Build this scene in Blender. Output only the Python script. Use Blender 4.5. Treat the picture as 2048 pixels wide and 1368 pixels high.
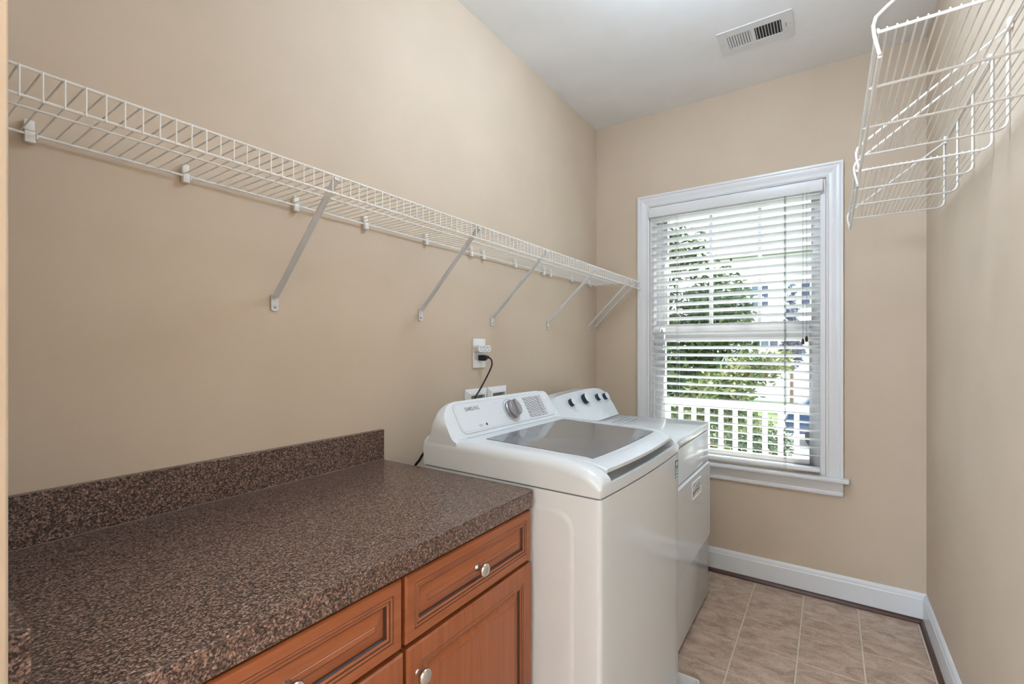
import bpy, bmesh, math, random
from mathutils import Vector, Matrix

random.seed(7)
for _o in list(bpy.data.objects):
    bpy.data.objects.remove(_o, do_unlink=True)
SC = bpy.context.scene
COL = SC.collection
PI = math.pi

# ------------------------------------------------------------------ camera, world, sun, exposure
ROOM_X, ROOM_Y, ROOM_H = 1.66, 2.887, 2.74          # room width, window wall, ceiling
cam_d = bpy.data.cameras.new('camera')
cam = bpy.data.objects.new('camera', cam_d)
COL.objects.link(cam)
cam.location = (1.286, 0.0, 1.283)
cam.rotation_euler = (PI / 2, 0, math.radians(34.3))
cam_d.sensor_width = 36.0
cam_d.lens = 931.0 / 2048.0 * 36.0
cam_d.shift_y = 13.0 / 2048.0
cam_d.clip_start = 0.02
SC.camera = cam

world = bpy.data.worlds.new('sky')
SC.world = world
world.use_nodes = True
_bg = world.node_tree.nodes['Background']
_bg.inputs['Color'].default_value = (0.84, 0.92, 1.0, 1)
_bg.inputs['Strength'].default_value = 2.6

sun_d = bpy.data.lights.new('sun', 'SUN')
sun_d.energy = 8.0
sun_d.angle = math.radians(0.6)
sun_d.color = (1.0, 0.95, 0.86)
sun = bpy.data.objects.new('sun', sun_d)
COL.objects.link(sun)
sun.rotation_euler = Vector((-0.30, -0.34, -0.90)).to_track_quat('-Z', 'Y').to_euler()

FILL_STRENGTH = 42.0  # glow of the fill globe added under the ceiling
HALL_FILL_STRENGTH = 112.0  # glow of the fill globe added in the hall
SC.view_settings.view_transform = 'Standard'
SC.view_settings.look = 'None'
SC.view_settings.gamma = 1.0
SC.view_settings.use_curve_mapping = False
SC.view_settings.exposure = 0.38

# ------------------------------------------------------------------ materials
def srgb(r, g, b):
    f = lambda c: (c / 255.0 / 12.92) if c / 255.0 <= 0.04045 else ((c / 255.0 + 0.055) / 1.055) ** 2.4
    return (f(r), f(g), f(b), 1.0)

def mat(name, color, rough=0.5, metal=0.0, spec=0.5, coat=0.0):
    m = bpy.data.materials.new(name)
    m.use_nodes = True
    p = m.node_tree.nodes['Principled BSDF']
    p.inputs['Base Color'].default_value = color if len(color) == 4 else (*color, 1)
    p.inputs['Roughness'].default_value = rough
    p.inputs['Metallic'].default_value = metal
    p.inputs['Specular IOR Level'].default_value = spec
    p.inputs['Coat Weight'].default_value = coat
    return m

def nodes(m):
    nt = m.node_tree
    return nt, nt.nodes, nt.links, nt.nodes['Principled BSDF']

def add_bump(m, scale, strength, dist=0.001, detail=3.0):
    nt, N, L, p = nodes(m)
    tc = N.new('ShaderNodeTexCoord'); ns = N.new('ShaderNodeTexNoise'); b = N.new('ShaderNodeBump')
    ns.inputs['Scale'].default_value = scale; ns.inputs['Detail'].default_value = detail
    b.inputs['Strength'].default_value = strength; b.inputs['Distance'].default_value = dist
    L.new(tc.outputs['Object'], ns.inputs['Vector']); L.new(ns.outputs['Fac'], b.inputs['Height'])
    L.new(b.outputs['Normal'], p.inputs['Normal'])

def ramp_node(N, stops):
    r = N.new('ShaderNodeValToRGB')
    e = r.color_ramp.elements
    while len(e) < len(stops): e.new(0.5)
    for i, (pos, c) in enumerate(stops):
        e[i].position = pos; e[i].color = c
    return r

M = {}
def paint(name, c):
    m = mat(name, c, 0.62, spec=0.25)
    nt, N, L, p = nodes(m)
    tc = N.new('ShaderNodeTexCoord'); n1 = N.new('ShaderNodeTexNoise')
    n1.inputs['Scale'].default_value = 3.0; n1.inputs['Detail'].default_value = 4
    r = ramp_node(N, [(0.3, (c[0] * .96, c[1] * .96, c[2] * .95, 1)), (0.7, (c[0] * 1.03, c[1] * 1.03, c[2] * 1.03, 1))])
    L.new(tc.outputs['Object'], n1.inputs['Vector']); L.new(n1.outputs['Fac'], r.inputs['Fac'])
    L.new(r.outputs['Color'], p.inputs['Base Color'])
    add_bump(m, 420, 0.12, 0.0006)
    return m
M['wall'] = paint('beige_paint', (0.610, 0.495, 0.380, 1))
M['ceiling'] = paint('ceiling_paint', (0.90, 0.905, 0.91, 1))
M['trim'] = mat('white_trim_paint', (0.76, 0.76, 0.765), 0.32)
M['enamel'] = mat('white_appliance_enamel', (0.735, 0.775, 0.805), 0.14, spec=0.5)
M['plastic'] = mat('white_plastic', (0.80, 0.80, 0.80), 0.25)
M['pan'] = mat('drain_pan_plastic', (0.74, 0.73, 0.72), 0.4)
M['slat'] = mat('blind_slat_white', (0.82, 0.83, 0.84), 0.4)
M['wire'] = mat('white_coated_wire', (0.82, 0.80, 0.77), 0.35)
M['brace'] = mat('grey_white_coated_steel', (0.66, 0.66, 0.67), 0.4)
M['clip'] = mat('white_nylon_clip', (0.80, 0.77, 0.72), 0.5)
M['steel'] = mat('brushed_nickel', (0.62, 0.60, 0.58), 0.22, metal=1.0)
M['screw'] = mat('zinc_screw', (0.35, 0.33, 0.32), 0.35, metal=1.0)
M['black'] = mat('black_rubber', (0.012, 0.012, 0.014), 0.45)
M['darkslot'] = mat('dark_slot', (0.05, 0.045, 0.04), 0.6)
M['grey'] = mat('grey_print', (0.25, 0.25, 0.26), 0.5)
M['lightgrey'] = mat('light_grey_print', (0.55, 0.55, 0.56), 0.5)
M['silver'] = mat('satin_silver_plastic', (0.36, 0.36, 0.37), 0.3, metal=0.6)
M['seam'] = mat('dark_seam', (0.16, 0.16, 0.165), 0.5)
M['navy'] = mat('navy_knob_plastic', (0.012, 0.03, 0.06), 0.3)
M['glassdark'] = mat('tinted_lid_glass', (0.21, 0.215, 0.225), 0.04, spec=0.7, coat=0.2)
M['teal'] = mat('teal_sticker', (0.01, 0.10, 0.12), 0.4)
M['stickerwhite'] = mat('sticker_white', (0.72, 0.86, 0.88), 0.5)
M['shoe'] = mat('dark_wood_shoe_molding', srgb(72, 42, 30), 0.35)
M['tassel'] = mat('dark_wood_tassel', (0.035, 0.016, 0.009), 0.4)
M['cord'] = mat('white_cord', (0.62, 0.62, 0.60), 0.7)
M['darkcord'] = mat('grey_ladder_cord', (0.22, 0.23, 0.24), 0.7)
M['caulk'] = mat('brown_caulk', (0.20, 0.15, 0.125), 0.6)
M['valve'] = mat('valve_grey', (0.30, 0.30, 0.30), 0.5)
M['grout'] = mat('beige_grout', srgb(214, 198, 180), 0.8)
M['ductshade'] = mat('painted_duct_shade', (0.02, 0.02, 0.02), 0.7)  # near-black colour stands for the shade in the duct
M['rail'] = mat('white_vinyl_railing', (0.80, 0.82, 0.84), 0.4)
M['siding'] = mat('white_siding', (0.82, 0.82, 0.80), 0.6)
M['shutter'] = mat('navy_shutter', (0.03, 0.05, 0.13), 0.5)
M['pane_far'] = mat('far_window_glass', (0.10, 0.16, 0.22), 0.1)
M['roof'] = mat('grey_shingle_roof', (0.30, 0.29, 0.29), 0.8)
M['bark'] = mat('tree_bark', (0.16, 0.11, 0.08), 0.9)
M['carblue'] = mat('dark_blue_car_paint', (0.02, 0.05, 0.13), 0.25, coat=0.5)
M['tyre'] = mat('tyre_rubber', (0.02, 0.02, 0.02), 0.8)
M['concrete'] = mat('pale_concrete', (0.62, 0.60, 0.57), 0.85)
M['hallfloor'] = mat('hall_floor', (0.32, 0.20, 0.13), 0.45)
add_bump(M['concrete'], 8, 0.3, 0.01)

def leaf_mat(name, c1, c2):
    m = mat(name, c1, 0.5, spec=0.4)
    nt, N, L, p = nodes(m)
    tc = N.new('ShaderNodeTexCoord'); n1 = N.new('ShaderNodeTexNoise')
    n1.inputs['Scale'].default_value = 3.5; n1.inputs['Detail'].default_value = 5
    r = ramp_node(N, [(0.35, (*c1, 1)), (0.65, (*c2, 1))])
    L.new(tc.outputs['Object'], n1.inputs['Vector']); L.new(n1.outputs['Fac'], r.inputs['Fac'])
    L.new(r.outputs['Color'], p.inputs['Base Color'])
    p.inputs['Transmission Weight'].default_value = 0.0
    return m
M['leaf'] = leaf_mat('green_leaves', (0.010, 0.045, 0.014), (0.085, 0.145, 0.030))
M['leaf_yellow'] = leaf_mat('yellow_green_leaves', (0.07, 0.13, 0.028), (0.28, 0.29, 0.11))
M['leaf_teal'] = leaf_mat('teal_green_needles', (0.015, 0.10, 0.075), (0.04, 0.18, 0.12))
M['needle_blue'] = leaf_mat('blue_green_needles', (0.03, 0.06, 0.14), (0.06, 0.10, 0.20))
M['grass'] = leaf_mat('lawn_grass', (0.09, 0.18, 0.035), (0.18, 0.28, 0.07))

def granite():
    m = mat('brown_speckled_laminate', (0.1, 0.07, 0.05), 0.30, spec=0.5)
    nt, N, L, p = nodes(m)
    tc = N.new('ShaderNodeTexCoord')
    a = N.new('ShaderNodeTexNoise'); a.inputs['Scale'].default_value = 245; a.inputs['Detail'].default_value = 6; a.inputs['Roughness'].default_value = 0.75
    v = N.new('ShaderNodeTexVoronoi'); v.inputs['Scale'].default_value = 390
    mp = N.new('ShaderNodeMapping'); mp.inputs['Scale'].default_value = (1, 1, 1)
    L.new(tc.outputs['Object'], mp.inputs['Vector'])
    L.new(mp.outputs['Vector'], a.inputs['Vector']); L.new(mp.outputs['Vector'], v.inputs['Vector'])
    bw = N.new('ShaderNodeRGBToBW'); L.new(v.outputs['Color'], bw.inputs['Color'])
    mx = N.new('ShaderNodeMath'); mx.operation = 'MULTIPLY_ADD'; mx.inputs[1].default_value = 0.42
    sc = N.new('ShaderNodeMath'); sc.operation = 'MULTIPLY'; sc.inputs[1].default_value = 0.62
    L.new(a.outputs['Fac'], sc.inputs[0]); L.new(bw.outputs['Val'], mx.inputs[0]); L.new(sc.outputs[0], mx.inputs[2])
    r = ramp_node(N, [(0.35, (0.010, 0.007, 0.006, 1)), (0.445, (0.046, 0.027, 0.021, 1)), (0.54, (0.130, 0.078, 0.060, 1)),
                      (0.63, (0.26, 0.165, 0.128, 1)), (0.74, (0.44, 0.31, 0.25, 1))])
    L.new(mx.outputs[0], r.inputs['Fac']); L.new(r.outputs['Color'], p.inputs['Base Color'])
    b = N.new('ShaderNodeBump'); b.inputs['Strength'].default_value = 0.08; b.inputs['Distance'].default_value = 0.0004
    L.new(a.outputs['Fac'], b.inputs['Height']); L.new(b.outputs['Normal'], p.inputs['Normal'])
    return m
M['granite'] = granite()

def wood(name, c1, c2, vertical):
    m = mat(name, c1, 0.33, spec=0.45)
    nt, N, L, p = nodes(m)
    tc = N.new('ShaderNodeTexCoord'); mp = N.new('ShaderNodeMapping')
    mp.inputs['Scale'].default_value = (40, 40, 2.2) if vertical else (40, 2.2, 40)
    n1 = N.new('ShaderNodeTexNoise'); n1.inputs['Scale'].default_value = 1.6; n1.inputs['Detail'].default_value = 7; n1.inputs['Roughness'].default_value = 0.62
    n1.inputs['Distortion'].default_value = 0.6
    r = ramp_node(N, [(0.30, (*c1, 1)), (0.72, (*c2, 1))])
    L.new(tc.outputs['Object'], mp.inputs['Vector']); L.new(mp.outputs['Vector'], n1.inputs['Vector'])
    L.new(n1.outputs['Fac'], r.inputs['Fac']); L.new(r.outputs['Color'], p.inputs['Base Color'])
    return m
M['wood_h'] = wood('cherry_wood_horizontal', (0.28, 0.084, 0.030), (0.39, 0.128, 0.047), False)
M['wood_v'] = wood('cherry_wood_vertical', (0.28, 0.084, 0.030), (0.39, 0.128, 0.047), True)
M['glaze'] = mat('dark_wood_glaze', (0.045, 0.016, 0.009), 0.4)
M['carcass'] = mat('cabinet_face_frame', (0.13, 0.042, 0.020), 0.4)

def tile_mat():
    m = mat('mottled_beige_tile', (0.4, 0.3, 0.24), 0.34, spec=0.4)
    nt, N, L, p = nodes(m)
    tc = N.new('ShaderNodeTexCoord'); oi = N.new('ShaderNodeObjectInfo')
    off = N.new('ShaderNodeVectorMath'); off.operation = 'ADD'
    sc = N.new('ShaderNodeVectorMath'); sc.operation = 'SCALE'; sc.inputs['Scale'].default_value = 9.0
    cb = N.new('ShaderNodeCombineXYZ')
    L.new(oi.outputs['Random'], cb.inputs[0]); L.new(oi.outputs['Random'], cb.inputs[1]); L.new(cb.outputs[0], sc.inputs[0])
    L.new(tc.outputs['Object'], off.inputs[0]); L.new(sc.outputs[0], off.inputs[1])
    mp = N.new('ShaderNodeMapping'); mp.inputs['Rotation'].default_value = (0, 0, 0.5); mp.inputs['Scale'].default_value = (1, 1.6, 1)
    L.new(off.outputs[0], mp.inputs['Vector'])
    a = N.new('ShaderNodeTexNoise'); a.inputs['Scale'].default_value = 11; a.inputs['Detail'].default_value = 10; a.inputs['Roughness'].default_value = 0.74; a.inputs['Distortion'].default_value = 0.7
    b2 = N.new('ShaderNodeTexNoise'); b2.inputs['Scale'].default_value = 140; b2.inputs['Detail'].default_value = 4
    L.new(mp.outputs[0], a.inputs['Vector']); L.new(off.outputs[0], b2.inputs['Vector'])
    r = ramp_node(N, [(0.28, srgb(142, 116, 98)), (0.44, srgb(172, 147, 128)), (0.56, srgb(194, 170, 150)), (0.74, srgb(216, 196, 178))])
    mxv = N.new('ShaderNodeMath'); mxv.operation = 'MULTIPLY_ADD'; mxv.inputs[1].default_value = 0.34
    sub = N.new('ShaderNodeMath'); sub.operation = 'SUBTRACT'; sub.inputs[1].default_value = 0.17
    L.new(b2.outputs['Fac'], mxv.inputs[0]); L.new(a.outputs['Fac'], sub.inputs[0]); L.new(sub.outputs[0], mxv.inputs[2])
    L.new(mxv.outputs[0], r.inputs['Fac']); L.new(r.outputs['Color'], p.inputs['Base Color'])
    bp = N.new('ShaderNodeBump'); bp.inputs['Strength'].default_value = 0.35; bp.inputs['Distance'].default_value = 0.0015
    L.new(mxv.outputs[0], bp.inputs['Height']); L.new(bp.outputs['Normal'], p.inputs['Normal'])
    return m
M['tile'] = tile_mat()

def pane_mat():
    m = bpy.data.materials.new('clear_window_pane'); m.use_nodes = True
    nt = m.node_tree; N = nt.nodes; L = nt.links
    N.remove(N['Principled BSDF'])
    out = N['Material Output']; t = N.new('ShaderNodeBsdfTransparent'); g = N.new('ShaderNodeBsdfGlossy'); x = N.new('ShaderNodeMixShader')
    t.inputs['Color'].default_value = (0.95, 0.97, 0.97, 1); g.inputs['Roughness'].default_value = 0.02
    x.inputs[0].default_value = 0.04
    L.new(t.outputs[0], x.inputs[1]); L.new(g.outputs[0], x.inputs[2]); L.new(x.outputs[0], out.inputs['Surface'])
    return m
M['pane'] = pane_mat()

def emit(name, c, s):
    m = mat(name, (0.8, 0.8, 0.8), 0.5)
    p = m.node_tree.nodes['Principled BSDF']
    p.inputs['Emission Color'].default_value = (*c, 1); p.inputs['Emission Strength'].default_value = s
    return m
M['lamp'] = emit('added_fill_glow', (0.65, 0.81, 1.0), FILL_STRENGTH)
M['hall_fill'] = emit('added_hall_fill_glow', (0.65, 0.81, 1.0), HALL_FILL_STRENGTH)

def screen_mat():
    m = mat('grey_display_print', (0.45, 0.45, 0.45), 0.3)
    nt, N, L, p = nodes(m)
    tc = N.new('ShaderNodeTexCoord'); w = N.new('ShaderNodeTexWave'); w.wave_type = 'RINGS'; w.rings_direction = 'X'
    w.inputs['Scale'].default_value = 28; w.inputs['Distortion'].default_value = 3; w.inputs['Detail'].default_value = 2
    r = ramp_node(N, [(0.35, (0.30, 0.30, 0.31, 1)), (0.6, (0.58, 0.58, 0.59, 1))])
    L.new(tc.outputs['Object'], w.inputs['Vector']); L.new(w.outputs['Fac'], r.inputs['Fac']); L.new(r.outputs['Color'], p.inputs['Base Color'])
    return m
M['screen'] = screen_mat()

# ------------------------------------------------------------------ mesh helpers
class MB:
    """Collects shapes; build() links them as one mesh object."""
    def __init__(s): s.v = []; s.f = []; s.m = []; s.k = 0
    def face(s, pts):
        b = len(s.v); s.v += [tuple(p) for p in pts]; s.f.append(list(range(b, b + len(pts)))); s.m.append(s.k)
    def add(s, vs, fs):
        b = len(s.v); s.v += [tuple(p) for p in vs]
        for f in fs: s.f.append([i + b for i in f]); s.m.append(s.k)
        return s
    def box(s, lo, hi):
        x0, y0, z0 = lo; x1, y1, z1 = hi
        return s.add([(x0, y0, z0), (x1, y0, z0), (x1, y1, z0), (x0, y1, z0), (x0, y0, z1), (x1, y0, z1), (x1, y1, z1), (x0, y1, z1)],
              [(0, 3, 2, 1), (4, 5, 6, 7), (0, 1, 5, 4), (1, 2, 6, 5), (2, 3, 7, 6), (3, 0, 4, 7)])
    def loft(s, rings, closed=True, caps=True):
        n = len(rings[0]); vs = [p for r in rings for p in r]; fs = []
        for i in range(len(rings) - 1):
            for j in range(n if closed else n - 1):
                a = i * n + j; b = i * n + (j + 1) % n
                fs.append((a, b, b + n, a + n))
        if caps:
            fs.append(tuple(reversed(range(n)))); fs.append(tuple(range((len(rings) - 1) * n, len(rings) * n)))
        return s.add(vs, fs)
    def prism(s, pts, off):
        o = Vector(off)
        return s.loft([[Vector(p) for p in pts], [Vector(p) + o for p in pts]])
    def tube(s, path, r, n=8, cap=True):
        P = [Vector(p) for p in path]; rings = []
        up = None
        for i, p in enumerate(P):
            t = (P[min(i + 1, len(P) - 1)] - P[max(i - 1, 0)]).normalized()
            if i and i < len(P) - 1:
                t = ((P[i + 1] - p).normalized() + (p - P[i - 1]).normalized()).normalized()
            if up is None:
                up = Vector((0, 0, 1)) if abs(t.z) < 0.9 else Vector((1, 0, 0))
            a = t.cross(up).normalized(); b = a.cross(t).normalized(); up = b
            rr = r[i] if isinstance(r, (list, tuple)) else r
            rings.append([p + a * (math.cos(2 * PI * k / n) * rr) + b * (math.sin(2 * PI * k / n) * rr) for k in range(n)])
        return s.loft(rings, True, cap)
    def lathe(s, c, axis, prof, n=24):
        """prof: (radius, distance along the axis)"""
        c = Vector(c); ax = Vector(axis).normalized()
        t = Vector((0, 0, 1)) if abs(ax.z) < 0.9 else Vector((1, 0, 0))
        a = ax.cross(t).normalized(); b = ax.cross(a).normalized()
        rings = [[c + ax * h + a * (math.cos(2 * PI * k / n) * r) + b * (math.sin(2 * PI * k / n) * r) for k in range(n)] for r, h in prof]
        return s.loft(rings, True, True)
    def build(s, name, mats, parent=None, loc=(0, 0, 0), base=(0, 0, 0), bevel=0.0, seg=2, smooth=None):
        me = bpy.data.meshes.new(name)
        bs = Vector(base)
        me.from_pydata([tuple(Vector(p) - bs) for p in s.v], [], s.f)
        ml = mats if isinstance(mats, (list, tuple)) else [mats]
        for m in ml: me.materials.append(m)
        for i, k in enumerate(s.m): me.polygons[i].material_index = k
        bm = bmesh.new(); bm.from_mesh(me)
        bmesh.ops.remove_doubles(bm, verts=bm.verts, dist=1e-6)
        bmesh.ops.recalc_face_normals(bm, faces=bm.faces)
        if bevel:
            es = [e for e in bm.edges if len(e.link_faces) == 2 and e.calc_face_angle(0) > 0.6]
            bmesh.ops.bevel(bm, geom=es, offset=bevel, segments=seg, profile=0.5, affect='EDGES', clamp_overlap=True)
        bm.to_mesh(me); bm.free()
        if smooth is None: smooth = 40 if bevel else 35
        if smooth:
            for p in me.polygons: p.use_smooth = True
            me.set_sharp_from_angle(angle=math.radians(smooth))
        return link(name, me, parent, loc)

def link(name, me, parent=None, loc=(0, 0, 0)):
    o = bpy.data.objects.new(name, me)
    COL.objects.link(o); o.location = loc
    if parent: o.parent = parent
    return o
def tag(o, label, cat, group=None):
    o['label'] = label; o['category'] = cat
    if group: o['group'] = group
    return o
def thing(name, label, cat, loc=(0, 0, 0), rz=0.0, group=None):
    o = bpy.data.objects.new(name, None); COL.objects.link(o)
    o.location = loc; o.rotation_euler = (0, 0, rz); o.empty_display_size = 0.1
    return tag(o, label, cat, group)
def struct(o, label=None):
    o['kind'] = 'structure'
    if label: o['label'] = label
    return o
def copy_obj(o, parent, loc):
    c = o.copy(); COL.objects.link(c); c.parent = parent; c.location = loc
    return c
def arc(c, r, a0, a1, n, f):
    return [f(c[0] + r * math.cos(a0 + (a1 - a0) * i / n), c[1] + r * math.sin(a0 + (a1 - a0) * i / n)) for i in range(n + 1)]
def rrect(a0, a1, b0, b1, r, n=5):
    """rounded rectangle outline in 2D"""
    pts = []
    for cx, cy, s in ((a1 - r, b1 - r, 0), (a0 + r, b1 - r, PI / 2), (a0 + r, b0 + r, PI), (a1 - r, b0 + r, 1.5 * PI)):
        for i in range(n + 1):
            t = s + PI / 2 * i / n
            pts.append((cx + r * math.cos(t), cy + r * math.sin(t)))
    return pts
def text_mesh(name, body, size, xf, m, parent, extrude=0.0003, xscale=1.0, shear=0.0):
    """flat lettering; xf maps (right, up, out) to the parent's space"""
    cu = bpy.data.curves.new(name, 'FONT'); cu.body = body; cu.size = size; cu.extrude = extrude; cu.offset = size * 0.012
    tmp = bpy.data.objects.new(name, cu); COL.objects.link(tmp)
    dg = bpy.context.evaluated_depsgraph_get(); dg.update()
    me = bpy.data.meshes.new_from_object(tmp.evaluated_get(dg))
    bpy.data.objects.remove(tmp, do_unlink=True)
    for v in me.vertices: v.co = xf(v.co.x * xscale, v.co.y, v.co.z)
    me.materials.clear(); me.materials.append(m)
    return link(name, me, parent)

# ------------------------------------------------------------------ the setting
T = 0.14
WX0, WX1, WZ0, WZ1 = 0.362, 1.268, 0.632, 2.156     # window opening
b = MB().box((-T, -2.4, 0), (0, ROOM_Y + T, ROOM_H))
struct(b.build('wall_left', M['wall'], smooth=0))
b = MB().box((ROOM_X, -2.4, 0), (ROOM_X + T, ROOM_Y + T, ROOM_H))
struct(b.build('wall_right', M['wall'], smooth=0))
b = MB()
b.box((0, ROOM_Y, 0), (WX0, ROOM_Y + T, ROOM_H)); b.box((WX1, ROOM_Y, 0), (ROOM_X, ROOM_Y + T, ROOM_H))
b.box((WX0, ROOM_Y, 0), (WX1, ROOM_Y + T, WZ0)); b.box((WX0, ROOM_Y, WZ1), (WX1, ROOM_Y + T, ROOM_H))
struct(b.build('wall_back', M['wall'], smooth=0))
b = MB().box((0, -0.03, 0), (0.655, 0.094, ROOM_H)); b.box((0.655, -0.03, 2.08), (1.56, 0.094, ROOM_H)); b.box((1.56, -0.03, 0), (ROOM_X, 0.094, ROOM_H))
struct(b.build('wall_front', M['wall'], bevel=0.004))
b = MB().box((0, -2.4 - T, 0), (ROOM_X, -2.4, ROOM_H))
struct(b.build('wall_hall', M['wall'], smooth=0))
b = MB().box((-T, -2.4 - T, ROOM_H), (ROOM_X + T, ROOM_Y + T, ROOM_H + 0.12))
struct(b.build('ceiling', M['ceiling'], smooth=0))

floor = MB().box((0, 0.03, -0.12), (ROOM_X, ROOM_Y, -0.0025)).build('floor', M['grout'], smooth=0)
struct(floor)
b = MB().box((0, -2.4, -0.12), (ROOM_X, 0.03, 0.0))
struct(b.build('floor_hall', M['hallfloor'], smooth=0))
GX = [0.044 + 0.2263 * i for i in range(-1, 8)]
GY = [2.697 + 0.230 * i for i in range(-12, 2)]
g = 0.0032
cell = {}
for i in range(len(GX) - 1 + 1):
    for j in range(len(GY) - 1):
        x0 = max(GX[i], 0.0); x1 = min(GX[i] + 0.2263, ROOM_X); y0 = max(GY[j], 0.03); y1 = min(GY[j + 1], ROOM_Y)
        if x1 - x0 < 0.02 or y1 - y0 < 0.02: continue
        key = (round(x1 - x0, 3), round(y1 - y0, 3))
        c = ((x0 + x1) / 2, (y0 + y1) / 2, 0)
        if key not in cell:
            t = MB().box((-(x1 - x0) / 2 + g, -(y1 - y0) / 2 + g, -0.006), ((x1 - x0) / 2 - g, (y1 - y0) / 2 - g, 0.0))
            cell[key] = t.build('tile', M['tile'], floor, c, bevel=0.0016, seg=1)
        else:
            copy_obj(cell[key], floor, c)

# baseboards with a moulded cap, dark shoe moulding
BBP = [(0, 0.004), (0.014, 0.004), (0.014, 0.108), (0.011, 0.114), (0.011, 0.122), (0.008, 0.130), (0.004, 0.136), (0, 0.136)]
def skirting(name, f, off, m, prof):
    struct(MB().prism([f(d, z) for d, z in prof], off).build(name, m, smooth=25))
skirting('baseboard_back', lambda d, z: (0.0, ROOM_Y - d, z), (ROOM_X, 0, 0), M['trim'], BBP)
skirting('baseboard_right', lambda d, z: (ROOM_X - d, 0.094, z), (0, ROOM_Y - 0.094 - 0.014, 0), M['trim'], BBP)
skirting('baseboard_left', lambda d, z: (d, 1.10, z), (0, ROOM_Y - 0.014 - 1.10, 0), M['trim'], BBP)
SHP = [(0.014, 0.0)] + [(0.014 + 0.016 * math.cos(a), 0.019 * math.sin(a)) for a in [PI / 2 * i / 6 for i in range(7)]]
skirting('trim_1', lambda d, z: (0.0, ROOM_Y - d, z + 0.0005), (ROOM_X - 0.014, 0, 0), M['shoe'], SHP)
skirting('trim_2', lambda d, z: (ROOM_X - d, 0.094, z + 0.0005), (0, ROOM_Y - 0.094 - 0.03, 0), M['shoe'], SHP)

# ------------------------------------------------------------------ window: jambs, casing, sashes, panes
win = bpy.data.objects.new('window_1', None); COL.objects.link(win); struct(win, 'white double hung window with six lights in the upper sash')
win.location = (0, ROOM_Y, 0)
WB = (0, ROOM_Y, 0)
b = MB()
b.box((WX0, ROOM_Y - 0.002, WZ0), (WX0 + 0.022, ROOM_Y + T, WZ1)); b.box((WX1 - 0.022, ROOM_Y - 0.002, WZ0), (WX1, ROOM_Y + T, WZ1))
b.box((WX0 + 0.022, ROOM_Y - 0.002, WZ1 - 0.022), (WX1 - 0.022, ROOM_Y + T, WZ1)); b.box((WX0 + 0.022, ROOM_Y + 0.02, WZ0), (WX1 - 0.022, ROOM_Y + T, WZ0 + 0.022))
b.build('jamb', M['trim'], win, base=WB, smooth=0)
# moulded casing: profile rings swept round three sides (distance out from the opening, proud of wall)
CP = [(0.004, 0.0), (0.004, 0.012), (0.012, 0.016), (0.016, 0.0125), (0.040, 0.0135), (0.052, 0.019), (0.060, 0.019), (0.064, 0.023), (0.075, 0.023), (0.075, 0.0)]
def casing(name, p):
    MB().loft([[Vector(q) for q in r] for r in p]).build(name, M['trim'], win, base=WB, smooth=28)
yb = ROOM_Y
casing('casing', [[(WX0 - d, yb - h, 0.628) for d, h in CP], [(WX0 - d, yb - h, WZ1 + d) for d, h in CP]])
casing('casing', [[(WX1 + d, yb - h, 0.628) for d, h in CP], [(WX1 + d, yb - h, WZ1 + d) for d, h in CP]])
casing('casing', [[(WX0 - d, yb - h, WZ1 + d) for d, h in CP], [(WX1 + d, yb - h, WZ1 + d) for d, h in CP]])
b = MB().box((0.262, yb - 0.052, 0.607), (1.368, yb + 0.02, 0.630)); b.build('stool', M['trim'], win, base=WB, bevel=0.007, seg=3)
AP = [(0, 0.607), (0.026, 0.607), (0.024, 0.590), (0.015, 0.570), (0.013, 0.556), (0.016, 0.552), (0.016, 0.540), (0.012, 0.533), (0, 0.531)]
MB().prism([(0.287, yb - h, z) for h, z in AP], (1.056, 0, 0)).build('apron', M['trim'], win, base=WB, smooth=25)
def sash(name, y0, y1, x0, x1, z0, z1, gx0, gx1, gz0, gz1):
    b = MB()
    b.box((x0, y0, z0), (gx0, y1, z1)); b.box((gx1, y0, z0), (x1, y1, z1)); b.box((gx0, y0, z0), (gx1, y1, gz0)); b.box((gx0, y0, gz1), (gx1, y1, z1))
    return b.build(name, M['trim'], win, base=WB, bevel=0.003, seg=1)
us = sash('upper_sash', yb + 0.062, yb + 0.095, WX0 + 0.022, WX1 - 0.022, 1.372, WZ1 - 0.022, 0.450, 1.206, 1.415, 2.108)
ls = sash('lower_sash', yb + 0.026, yb + 0.059, WX0 + 0.022, WX1 - 0.022, WZ0 + 0.022, 1.410, 0.446, 1.198, 0.695, 1.342)
for x in (0.702, 0.960): MB().box((x - 0.009, 0.068, 1.415), (x + 0.009, 0.090, 2.108)).build('muntin', M['trim'], us, smooth=0)
for xa, xb in ((0.450, 0.693), (0.711, 0.951), (0.969, 1.206)): MB().box((xa, 0.068, 1.737), (xb, 0.090, 1.755)).build('muntin', M['trim'], us, smooth=0)
for xa, xb in ((0.450, 0.693), (0.711, 0.951), (0.969, 1.206)):
    for za, zb in ((1.415, 1.737), (1.755, 2.108)):
        MB().box((xa, 0.077, za), (xb, 0.080, zb)).build('pane', M['pane'], us, smooth=0)
MB().box((0.446, 0.040, 0.695), (1.198, 0.043, 1.342)).build('pane', M['pane'], ls, smooth=0)

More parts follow.
